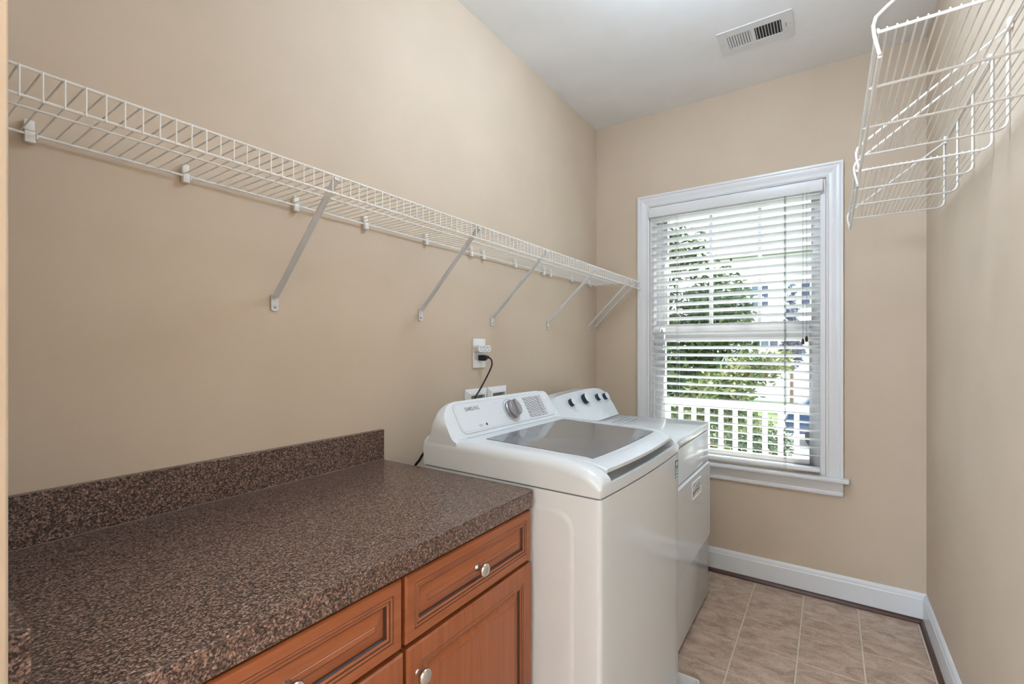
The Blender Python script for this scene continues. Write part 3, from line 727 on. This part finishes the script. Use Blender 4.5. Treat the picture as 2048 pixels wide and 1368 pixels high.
for a0, s0_, w_ in ((0.275, 0.022, 0.030), (0.278, 0.043, 0.024), (0.282, 0.062, 0.022), (0.290, 0.080, 0.022), (0.305, 0.094, 0.020), (0.350, 0.010, 0.026), (0.388, 0.012, 0.030), (0.412, 0.028, 0.028), (0.420, 0.046, 0.020), (0.418, 0.072, 0.026)):
    wplate('print_mark', M['lightgrey'], panel, [(a0, s0_), (a0 + w_, s0_), (a0 + w_, s0_ + 0.0013), (a0, s0_ + 0.0013)], 0.0034, 0.0037)
ringp = lambda r, h: [wf(kc[0] + r * math.cos(2 * PI * i / 36), kc[1] + r * math.sin(2 * PI * i / 36), h) for i in range(36)]
MB().loft([ringp(0.0455, 0.0034), ringp(0.0455, 0.0040), ringp(0.0440, 0.0040), ringp(0.0440, 0.0034)], True, False).build('dial_ring', M['grey'], panel, smooth=0)
dial = MB().lathe(wf(kc[0], kc[1], 0.0035), fn, [(0.0365, 0), (0.0370, 0.010), (0.034, 0.0125), (0.030, 0.0128)], 36).build('dial', M['silver'], ws, smooth=40)
MB().lathe(wf(kc[0], kc[1], 0.0160), fn, [(0.0305, 0), (0.0305, 0.003)], 32).build('dial_gap', M['black'], dial)
kk = MB().lathe(wf(kc[0], kc[1], 0.0185), fn, [(0.0320, 0), (0.0325, 0.006), (0.0315, 0.012), (0.029, 0.0135)], 36)
kk.build('dial_cap', M['silver'], dial, smooth=40)
gr = rrect(kc[0] - 0.0075, kc[0] + 0.0075, kc[1] - 0.030, kc[1] + 0.030, 0.005, 3)
MB().loft([[wf(a, s, 0.030) for a, s in gr], [wf(kc[0] + (a - kc[0]) * .75, s, 0.040) for a, s in gr]]).build('grip', M['silver'], dial, bevel=0.0015)
for i in range(7):
    t_ = PI * 0.45 + i * 0.28
    p = wf(kc[0] + 0.0372 * math.cos(t_), kc[1] + 0.0372 * math.sin(t_), 0.0085)
    MB().lathe(p, fn, [(0.0012, 0), (0.0012, 0.002)], 6).build('dial_mark', M['plastic'], dial)
disp = wplate('display', M['screen'], ws, [(0.462, 0.018), (0.592, 0.018), (0.592, 0.105), (0.462, 0.105)], 0.0030, 0.0042)
for a0, s0_, w_, h_ in [(0.566, 0.021 + 0.0208 * k, 0.021, 0.0175) for k in range(4)] + [(0.470 + 0.029 * k, 0.087, 0.022, 0.0150) for k in range(3)]:
    bt = wplate('button', M['lightgrey'], disp, rrect(a0, a0 + w_, s0_, s0_ + h_, 0.003, 2), 0.0042, 0.0052, 0.0004)
    wplate('button_print', M['grey'], disp, [(a0 + 0.006, s0_ + h_ * .45), (a0 + w_ - 0.006, s0_ + h_ * .45), (a0 + w_ - 0.006, s0_ + h_ * .45 + 0.002), (a0 + 0.006, s0_ + h_ * .45 + 0.002)], 0.0052, 0.0054)
wplate('separator', M['grey'], disp, [(0.561, 0.018), (0.5625, 0.018), (0.5625, 0.105), (0.561, 0.105)], 0.0042, 0.0044)
for (a0, a1, s0_, s1) in ((0.606, 0.634, 0.022, 0.044), (0.606, 0.634, 0.058, 0.098)):
    po = rrect(a0, a1, s0_, s1, 0.004, 3); pi_ = rrect(a0 + 0.0012, a1 - 0.0012, s0_ + 0.0012, s1 - 0.0012, 0.003, 3)
    wplate('power_button', M['plastic'], ws, po, 0.0030, 0.0040, 0.0003)
    MB().loft([[wf(a, s, 0.0041) for a, s in po], [wf(a, s, 0.0041) for a, s in pi_]], True, False).build('button_outline', M['lightgrey'], ws, smooth=0)
# care sticker on the front, right-hand top corner
st_u = WD + bulge(WD, 0.65) + 0.0006
stk = MB().prism([(st_u, 0.618, 0.815), (st_u, 0.662, 0.815), (st_u, 0.662, 0.886), (st_u, 0.618, 0.886)], (0.0006, 0, 0)).build('sticker', M['stickerwhite'], ws, smooth=0)
st_u += 0.0008
MB().prism([(st_u, 0.622, 0.818), (st_u, 0.659, 0.818), (st_u, 0.659, 0.882), (st_u, 0.622, 0.882)], (0.0003, 0, 0)).build('sticker_print', M['teal'], stk, smooth=0)
st_u += 0.0004
ov = [(st_u, 0.641 + 0.0085 * math.cos(2 * PI * i / 16), 0.868 + 0.0095 * math.sin(2 * PI * i / 16)) for i in range(16)]
b = MB().prism(ov, (0.0003, 0, 0))
for z0, h_ in ((0.850, 0.003), (0.844, 0.002), (0.840, 0.002), (0.836, 0.002), (0.832, 0.002), (0.822, 0.006)): b.box((st_u, 0.626, z0), (st_u + 0.0003, 0.656, z0 + h_))
b.build('sticker_marks', M['stickerwhite'], stk, smooth=0)
MB().tube(smoothpath([Vector(p) for p in ((0.0, 0.012, 0.945), (-0.012, 0.008, 0.935), (-0.024, 0.004, 0.915), (-0.045, 0.0, 0.885), (-0.07, 0.004, 0.80), (-0.08, 0.02, 0.55))]), 0.0045, 8).build('drain_cord', M['black'], ws, smooth=60)

# white drain tray under the washing machine
dp = thing('drain_pan', 'shallow white plastic drain pan under the washing machine', 'drain pan', (0.50, 1.44, 0.0))
DB = (0.50, 1.44, 0.0)
rr_ = lambda d, z: [(x, y_, z) for x, y_ in rrect(0.10 + d, 0.892 - d, 1.074 + d, 1.815 - d, 0.012, 4)]
MB().loft([rr_(0.004, 0.0006), rr_(0, 0.052), rr_(0.001, 0.056), rr_(0.006, 0.056), rr_(0.008, 0.052), rr_(0.012, 0.0055)]).build('tray', M['pan'], dp, base=DB, smooth=35)

# ------------------------------------------------------------------ tumble dryer
DX0, DX1, DY0, DY1, DZ = 0.120, 0.766, 1.888, 2.574, 0.901
RB = (0.45, 2.23, 0)
dr = thing('tumble_dryer', 'white tumble dryer with four dials, between washing machine and window', 'dryer', RB)
MB().box((DX0, DY0, 0.016), (DX1, DY1, 0.8625)).build('body', M['enamel'], dr, base=RB, bevel=0.006, seg=2)
MB().box((DX0 + 0.003, DY0 + 0.003, 0.862), (DX1 - 0.004, DY1 - 0.003, 0.8665)).build('seam', M['seam'], dr, base=RB, smooth=0)
tp = MB().box((DX0, DY0, 0.8660), (DX1 + 0.002, DY1, DZ)).build('top', M['enamel'], dr, base=RB, bevel=0.006, seg=3)
for k, x in enumerate((0.345, 0.375, 0.405)):
    MB().box((x, DY0 + 0.30, DZ + 0.0002), (x + 0.012, DY1 - 0.07, DZ + 0.003)).build('top_rib', M['enamel'], tp, base=RB, bevel=0.0014, seg=1)
for x, y_ in ((DX0 + 0.05, DY0 + 0.05), (DX0 + 0.05, DY1 - 0.05), (DX1 - 0.05, DY0 + 0.05), (DX1 - 0.05, DY1 - 0.05)):
    MB().lathe((x, y_, 0.0005), (0, 0, 1), [(0.020, 0), (0.018, 0.016)], 12).build('foot', M['black'], dr, base=RB)
dpt = lambda ins, r, x: [(x, y_, z) for y_, z in rrect(1.930 + ins, 2.549 - ins, 0.330 + ins, 0.707 - ins, r, 5)]
MB().loft([dpt(-0.004, 0.020, DX1 + 0.0004), dpt(-0.004, 0.020, DX1 + 0.0008)]).build('door_gap', M['seam'], dr, base=RB, smooth=0)
# door with a recessed pull
door = MB().loft([dpt(0, 0.018, DX1 + 0.0008), dpt(0, 0.018, DX1 + 0.010), dpt(0.003, 0.016, DX1 + 0.013)]).build('door', M['enamel'], dr, base=RB, smooth=30)
hx = DX1 + 0.0132
hp = lambda ins, x: [(x, y_, z) for y_, z in rrect(2.165 + ins, 2.335 - ins, 0.600 + ins, 0.680 - ins, 0.006, 3)]
MB().loft([hp(0, hx), hp(0.002, hx + 0.004), hp(0.006, hx + 0.004), hp(0.009, hx - 0.0005)], True, False).build('handle_frame', M['plastic'], door, base=RB, smooth=30)
MB().prism([(hx, 2.176, 0.612), (hx, 2.324, 0.612), (hx + 0.006, 2.300, 0.634), (hx + 0.006, 2.200, 0.634)], (0.0008, 0, 0.0)).build('handle_scoop', M['plastic'], door, base=RB, smooth=0)
MB().prism([(hx + 0.0002, y_, z) for y_, z in [(2.178, 0.640), (2.322, 0.640)] + [(2.322 - 0.144 * i / 8, 0.640 + 0.030 * math.sin(PI * i / 8) ** 0.5) for i in range(1, 8)]], (0.006, 0, 0)).build('handle_grip', M['lightgrey'], door, base=RB, bevel=0.001, seg=1)
# arched console
q0 = Vector((0.190, 0, 1.060)); qd = Vector((0.090, 0, -0.160)).normalized(); qn = Vector((-qd.z, 0, qd.x))
def qf(a, s, h): p = q0 + qd * s + qn * h; return (p.x, a, p.z)
ol = [(1.893, 0.182), (1.893, 0.110), (1.902, 0.060), (1.925, 0.026), (1.965, 0.012), (2.05, 0.005), (2.15, 0.001), (2.25, -0.002), (2.36, -0.002), (2.42, 0.0), (2.47, 0.006), (2.505, 0.018), (2.530, 0.034), (2.546, 0.055), (2.557, 0.085), (2.564, 0.120), (2.566, 0.182)]
front = [qf(a, s, 0) for a, s in ol]
mid = [qf(a + (0.006 if a < 2.2 else -0.006) * 0, s, -0.012) for a, s in ol]
cy_ = 2.23
lip_ = [qf(cy_ + (a - cy_) * 0.992, 0.001 + s * 0.985 + 0.001, 0.005) for a, s in ol]
back = [(0.125, a, max(0.9015, qf(a, s, 0)[2] - 0.004 + 0.0)) for a, s in ol]
con = MB().loft([back, mid, front, lip_]).build('console', M['enamel'], dr, base=RB, smooth=40)
for a, s, r, h in ((2.088, 0.058, 0.0200, 0.020), (2.246, 0.054, 0.0275, 0.024), (2.406, 0.059, 0.0200, 0.020), (2.500, 0.063, 0.0200, 0.020)):
    a -= 0.012
    kn = MB().lathe(qf(a, s, 0.0052), qn, [(r, 0), (r * .98, h)], 28).build('dial', M['navy'], dr, base=RB, smooth=40)
    MB().lathe(qf(a, s, 0.0052 + h), qn, [(r * 1.04, 0), (r * 1.04, 0.0025), (r * .92, 0.0036)], 28).build('dial_cap', M['plastic'], kn, base=RB, smooth=40)
    cq = [qf(a + r * .72 * math.cos(2 * PI * i / 24), s + r * .72 * math.sin(2 * PI * i / 24), 0.0090 + h) for i in range(24)]
    cq2 = [qf(a + r * .66 * math.cos(2 * PI * i / 24), s + r * .66 * math.sin(2 * PI * i / 24), 0.0090 + h) for i in range(24)]
    MB().loft([cq, cq2], True, False).build('dial_ring', M['lightgrey'], kn, base=RB, smooth=0)
    for k in range(9):
        t_ = PI * 0.9 + PI * 1.2 * k / 8
        p = (a + (r + 0.010) * math.cos(t_), s + (r + 0.010) * math.sin(t_))
        MB().loft([[qf(p[0] + i * 0.0018, p[1] + j * 0.0006, hh) for i, j in ((-1, -1), (1, -1), (1, 1), (-1, 1))] for hh in (0.0050, 0.0054)]).build('print_mark', M['lightgrey'], con, base=RB, smooth=0)
for a, s, w_ in ((2.05, 0.020, 0.03), (2.22, 0.012, 0.04), (2.39, 0.020, 0.03), (2.48, 0.022, 0.03), (2.52, 0.135, 0.02), (2.10, 0.100, 0.05)):
    MB().loft([[qf(a + i * w_ / 2, s + j * 0.0008, hh) for i, j in ((-1, -1), (1, -1), (1, 1), (-1, 1))] for hh in (0.0050, 0.0054)]).build('print_mark', M['lightgrey'], con, base=RB, smooth=0)

# ------------------------------------------------------------------ outside: porch, railing, garden, houses
struct(MB().box((-6, ROOM_Y + T + 0.01, -0.26), (7, 4.68, -0.12)).build('porch_floor', M['concrete'], smooth=0))
GZ = -1.5
struct(MB().box((-60, ROOM_Y + T + 0.3, GZ - 0.2), (60, 90, GZ)).build('ground', M['grass'], smooth=0))
struct(MB().box((-0.3, 8.5, GZ), (9, 24, GZ + 0.03)).build('driveway', M['concrete'], smooth=0))
QB = (0.5, 4.6, -0.12)
rl = thing('porch_railing', 'white porch railing with square balusters outside the window', 'railing', QB)
MB().box((-4.0, 4.555, 0.735), (4.5, 4.645, 0.792)).build('top_rail', M['rail'], rl, base=QB, bevel=0.006)
MB().box((-4.0, 4.575, -0.035), (4.5, 4.625, 0.025)).build('bottom_rail', M['rail'], rl, base=QB, bevel=0.004)
for x in (-4.05, 4.55): MB().box((x - 0.05, 4.55, -0.119), (x + 0.05, 4.65, 0.90)).build('post', M['rail'], rl, base=QB, bevel=0.004)
bm_ = MB().box((-0.019, -0.019, 0.145), (0.019, 0.019, 0.855)); b0 = None
for k in range(70):
    x = -3.92 + 0.1185 * k
    if b0 is None: b0 = bm_.build('baluster', M['rail'], rl, (x - QB[0], 0, 0), bevel=0.002, seg=1)
    else: copy_obj(b0, rl, (x - QB[0], 0, 0))

def leaves(rng, lobes, n, size, elong=1.0):
    vs, fs = [], []
    tot = sum(l[3] * l[4] * l[5] for l in lobes)
    for (cx, cy, cz, rx, ry, rz) in lobes:
        for _ in range(int(n * rx * ry * rz / tot)):
            while True:
                d = Vector((rng.uniform(-1, 1), rng.uniform(-1, 1), rng.uniform(-1, 1)))
                if 0.15 < d.length < 1: break
            d *= rng.uniform(0.75, 1.08)
            c = Vector((cx + d.x * rx, cy + d.y * ry, cz + d.z * rz))
            s = size * rng.uniform(0.6, 1.3)
            a = Vector((rng.uniform(-1, 1), rng.uniform(-1, 1), rng.uniform(-0.8, 0.2))).normalized()
            n_ = Vector((rng.uniform(-1, 1), rng.uniform(-1, 0.6), rng.uniform(0.2, 1.2))).normalized()
            w_ = a.cross(n_).normalized(); dn = w_.cross(a).normalized()
            b_ = len(vs)
            vs += [c - a * s * elong, c + w_ * s * 0.40 - dn * s * .1, c + a * s * elong - dn * s * .25, c - w_ * s * 0.40 - dn * s * .1]
            fs.append((b_, b_ + 1, b_ + 2, b_ + 3))
    return vs, fs
def tree(name, label, cat, base, lobes, n, size, m, trunk, seed, group=None):
    rng = random.Random(seed)
    t = thing(name, label, cat, base, group=group)
    vs, fs = leaves(rng, lobes, n, size)
    cr_ = MB().add(vs, fs)
    me = bpy.data.meshes.new('foliage'); me.from_pydata([tuple(Vector(v_) - Vector(base)) for v_ in vs], [], fs); me.materials.append(m)
    fo = link('foliage', me, t); fo['kind'] = 'stuff'
    b_ = MB()
    for path, r in trunk: b_.tube(smoothpath([Vector(p) for p in path], 3), r, 7)
    b_.build('trunk', M['bark'], t, base=base, smooth=60)
def taper(n, r0, r1): return [r0 + (r1 - r0) * i / ((n - 1) * 3) for i in range((n - 1) * 3 + 1)]
LT = [(-1.85, 9.9, 1.0, 1.55, 1.1, 1.7), (-0.95, 9.5, 0.1, 1.1, 0.9, 1.2), (-0.60, 9.9, 1.6, 0.95, 0.8, 0.9), (-2.7, 10.1, 2.7, 1.25, 1.0, 1.2), (-1.6, 9.8, 3.2, 1.0, 0.8, 0.7), (-2.3, 9.6, -0.4, 1.4, 1.0, 1.0), (-4.1, 10.1, 1.6, 1.4, 1.0, 2.2), (-0.55, 9.9, 2.3, 0.70, 0.7, 0.8)]
tree('leafy_tree', 'large leafy green tree outside, left side of the window', 'tree', (-1.9, 9.9, GZ), LT, 21000, 0.095, M['leaf'],
     [([(-1.9, 9.9, GZ), (-1.85, 9.9, 0.0), (-1.8, 9.8, 1.4), (-1.8, 9.8, 3.2)], taper(4, 0.15, 0.03)), ([(-1.85, 9.9, 0.2), (-1.3, 9.7, 0.9), (-0.6, 9.7, 1.7)], taper(3, 0.06, 0.015))], 3)
tree('young_tree', 'slender yellow-green tree with drooping branches behind the railing', 'tree', (0.1, 6.9, GZ),
     [(0.05, 6.8, 0.72, 0.50, 0.4, 0.28), (0.42, 7.0, 1.0, 0.40, 0.3, 0.28), (-0.35, 6.8, 0.45, 0.42, 0.4, 0.22), (0.72, 6.9, 1.12, 0.26, 0.3, 0.18), (0.30, 6.9, 0.30, 0.40, 0.3, 0.20), (-0.2, 6.9, -0.25, 0.5, 0.4, 0.33)],
     3200, 0.058, M['leaf_yellow'], [([(0.1, 6.9, GZ), (0.05, 6.9, -0.4), (-0.15, 6.8, 0.2), (-0.45, 6.8, 0.5)], taper(4, 0.05, 0.01)), ([(0.02, 6.9, -0.2), (0.25, 6.9, 0.7), (0.65, 6.9, 1.25)], taper(3, 0.03, 0.006)), ([(-0.9, 6.8, 0.25), (-0.35, 6.8, 0.62), (0.1, 6.8, 0.85), (0.5, 6.9, 1.25)], taper(4, 0.020, 0.008))], 5)
for k, (x, y_, r, m, lab) in enumerate(((-0.05, 11.8, 0.75, 'leaf', 'round dark green shrub behind the railing, beside the leafy tree'), (0.15, 8.1, 0.40, 'leaf_yellow', 'low bright green shrub at the edge of the driveway'), (-1.5, 6.6, 0.70, 'leaf', 'broad green shrub close behind the porch railing'))):
    tree('garden_shrub', lab, 'shrub', (x, y_, GZ), [(x, y_, GZ + r * .8, r, r, r * .85)], 2600, 0.06, M[m], [([(x, y_, GZ), (x, y_, GZ + r * .5), (x, y_, GZ + r)], taper(3, 0.03, 0.01))], 20 + k, 'shrubs in the front garden')
tree('tall_pine', 'distant teal pine top seen in the upper right of the window', 'tree', (2.2, 26, GZ),
     [(2.0, 26, 5.6, 1.1, 1.0, 0.8), (2.4, 26, 4.6, 1.2, 1.0, 0.6), (2.3, 26, 6.8, 0.7, 0.7, 0.7)], 1400, 0.22, M['leaf_teal'], [([(2.2, 26, GZ), (2.2, 26, 2.5), (2.2, 26, 6.5)], taper(3, 0.16, 0.05))], 31)
tree('blue_spruce', 'narrow blue spruce in front of the far house', 'tree', (0.05, 21.5, GZ),
     [(0.05, 21.5, 2.2 + 0.5 * k, 0.34 - 0.07 * k, 0.34 - 0.07 * k, 0.34) for k in range(4)] + [(0.05, 21.5, 1.2, 0.45, 0.45, 0.7)], 1500, 0.10, M['needle_blue'], [([(0.05, 21.5, GZ), (0.05, 21.5, 1.0), (0.05, 21.5, 3.6)], taper(3, 0.08, 0.02))], 37)

HB = (0.5, 28.0, GZ)
hs = thing('far_house', 'white house with navy shutters across the street', 'house', HB)
MB().box((-6.0, 28.0, GZ), (8.0, 38.0, 6.2)).build('walls', M['siding'], hs, base=HB, smooth=0)
MB().prism([(-6.5, 27.5, 6.2), (-6.5, 38.5, 6.2), (-6.5, 33.0, 9.4)], (15.0, 0, 0)).build('roof', M['roof'], hs, base=HB, smooth=0)
for (x, z0, z1) in ((-2.3 + 0.55, 1.30, 2.7), (-4.6, 1.30, 2.7), (1.2, 1.30, 2.7), (-1.45 - 0.75, 3.4, 4.7), (-4.6, 3.4, 4.7), (0.9, 3.4, 4.7), (3.6, 3.4, 4.7), (3.6, 1.3, 2.7)):
    wf_ = MB().box((x - 0.42, 27.95, z0), (x + 0.42, 28.0, z1)).build('window', M['siding'], hs, base=HB, smooth=0)
    for dx in (-0.20, 0.20):
        for zz in (0, 1):
            MB().box((x + dx - 0.17, 27.93, z0 + 0.06 + zz * (z1 - z0) / 2), (x + dx + 0.17, 27.949, z0 + zz * (z1 - z0) / 2 + (z1 - z0) / 2 - 0.05)).build('pane', M['pane_far'], wf_, base=HB, smooth=0)
    for dx in (-0.62, 0.62):
        MB().box((x + dx - 0.17, 27.93, z0 - 0.02), (x + dx + 0.17, 27.999, z1 + 0.02)).build('shutter', M['shutter'], hs, base=HB, smooth=0)
MB().box((3.0, 27.93, GZ), (6.5, 27.999, 0.7)).build('garage_door', M['siding'], hs, base=HB, smooth=0)

CBs = (2.3, 16.0, GZ + 0.03)
car = thing('parked_car', 'dark blue car parked on the pale driveway', 'car', CBs)
cz = GZ + 0.03
side = [(0.28, 0.38), (0.25, 0.75), (0.34, 1.02), (0.62, 1.12), (1.0, 1.56), (1.35, 1.66), (2.7, 1.66), (3.25, 1.20), (4.1, 1.08), (4.35, 0.80), (4.35, 0.40)]
MB().prism([(x, 15.1, cz + z) for x, z in side], (0, 1.8, 0)).build('body', M['carblue'], car, base=CBs, bevel=0.06, seg=3)
for x0, x1 in ((1.02, 1.95), (2.05, 2.95)):
    MB().prism([(x0 + (0.0 if x0 > 2 else -0.1), 15.095, cz + 1.14), (x1 + (0.15 if x0 > 2 else 0), 15.095, cz + 1.14), (x1 - (0.18 if x0 > 2 else 0), 15.095, cz + 1.56), (x0 + (0.0 if x0 > 2 else 0.16), 15.095, cz + 1.56)], (0, -0.006, 0)).build('window', M['pane_far'], car, base=CBs, smooth=0)
for x in (1.05, 3.55):
    for y_ in (15.07, 16.73):
        w_ = MB().lathe((x, y_, cz + 0.33), (0, 1, 0), [(0.18, 0), (0.33, 0.02), (0.33, 0.18), (0.18, 0.20)], 24).build('wheel', M['tyre'], car, base=CBs)
        MB().lathe((x, y_ - 0.004 if y_ < 16 else y_ + 0.20, cz + 0.33), (0, 1, 0), [(0.17, 0), (0.17, 0.004)], 18).build('hub_cap', M['silver'], w_, base=CBs)
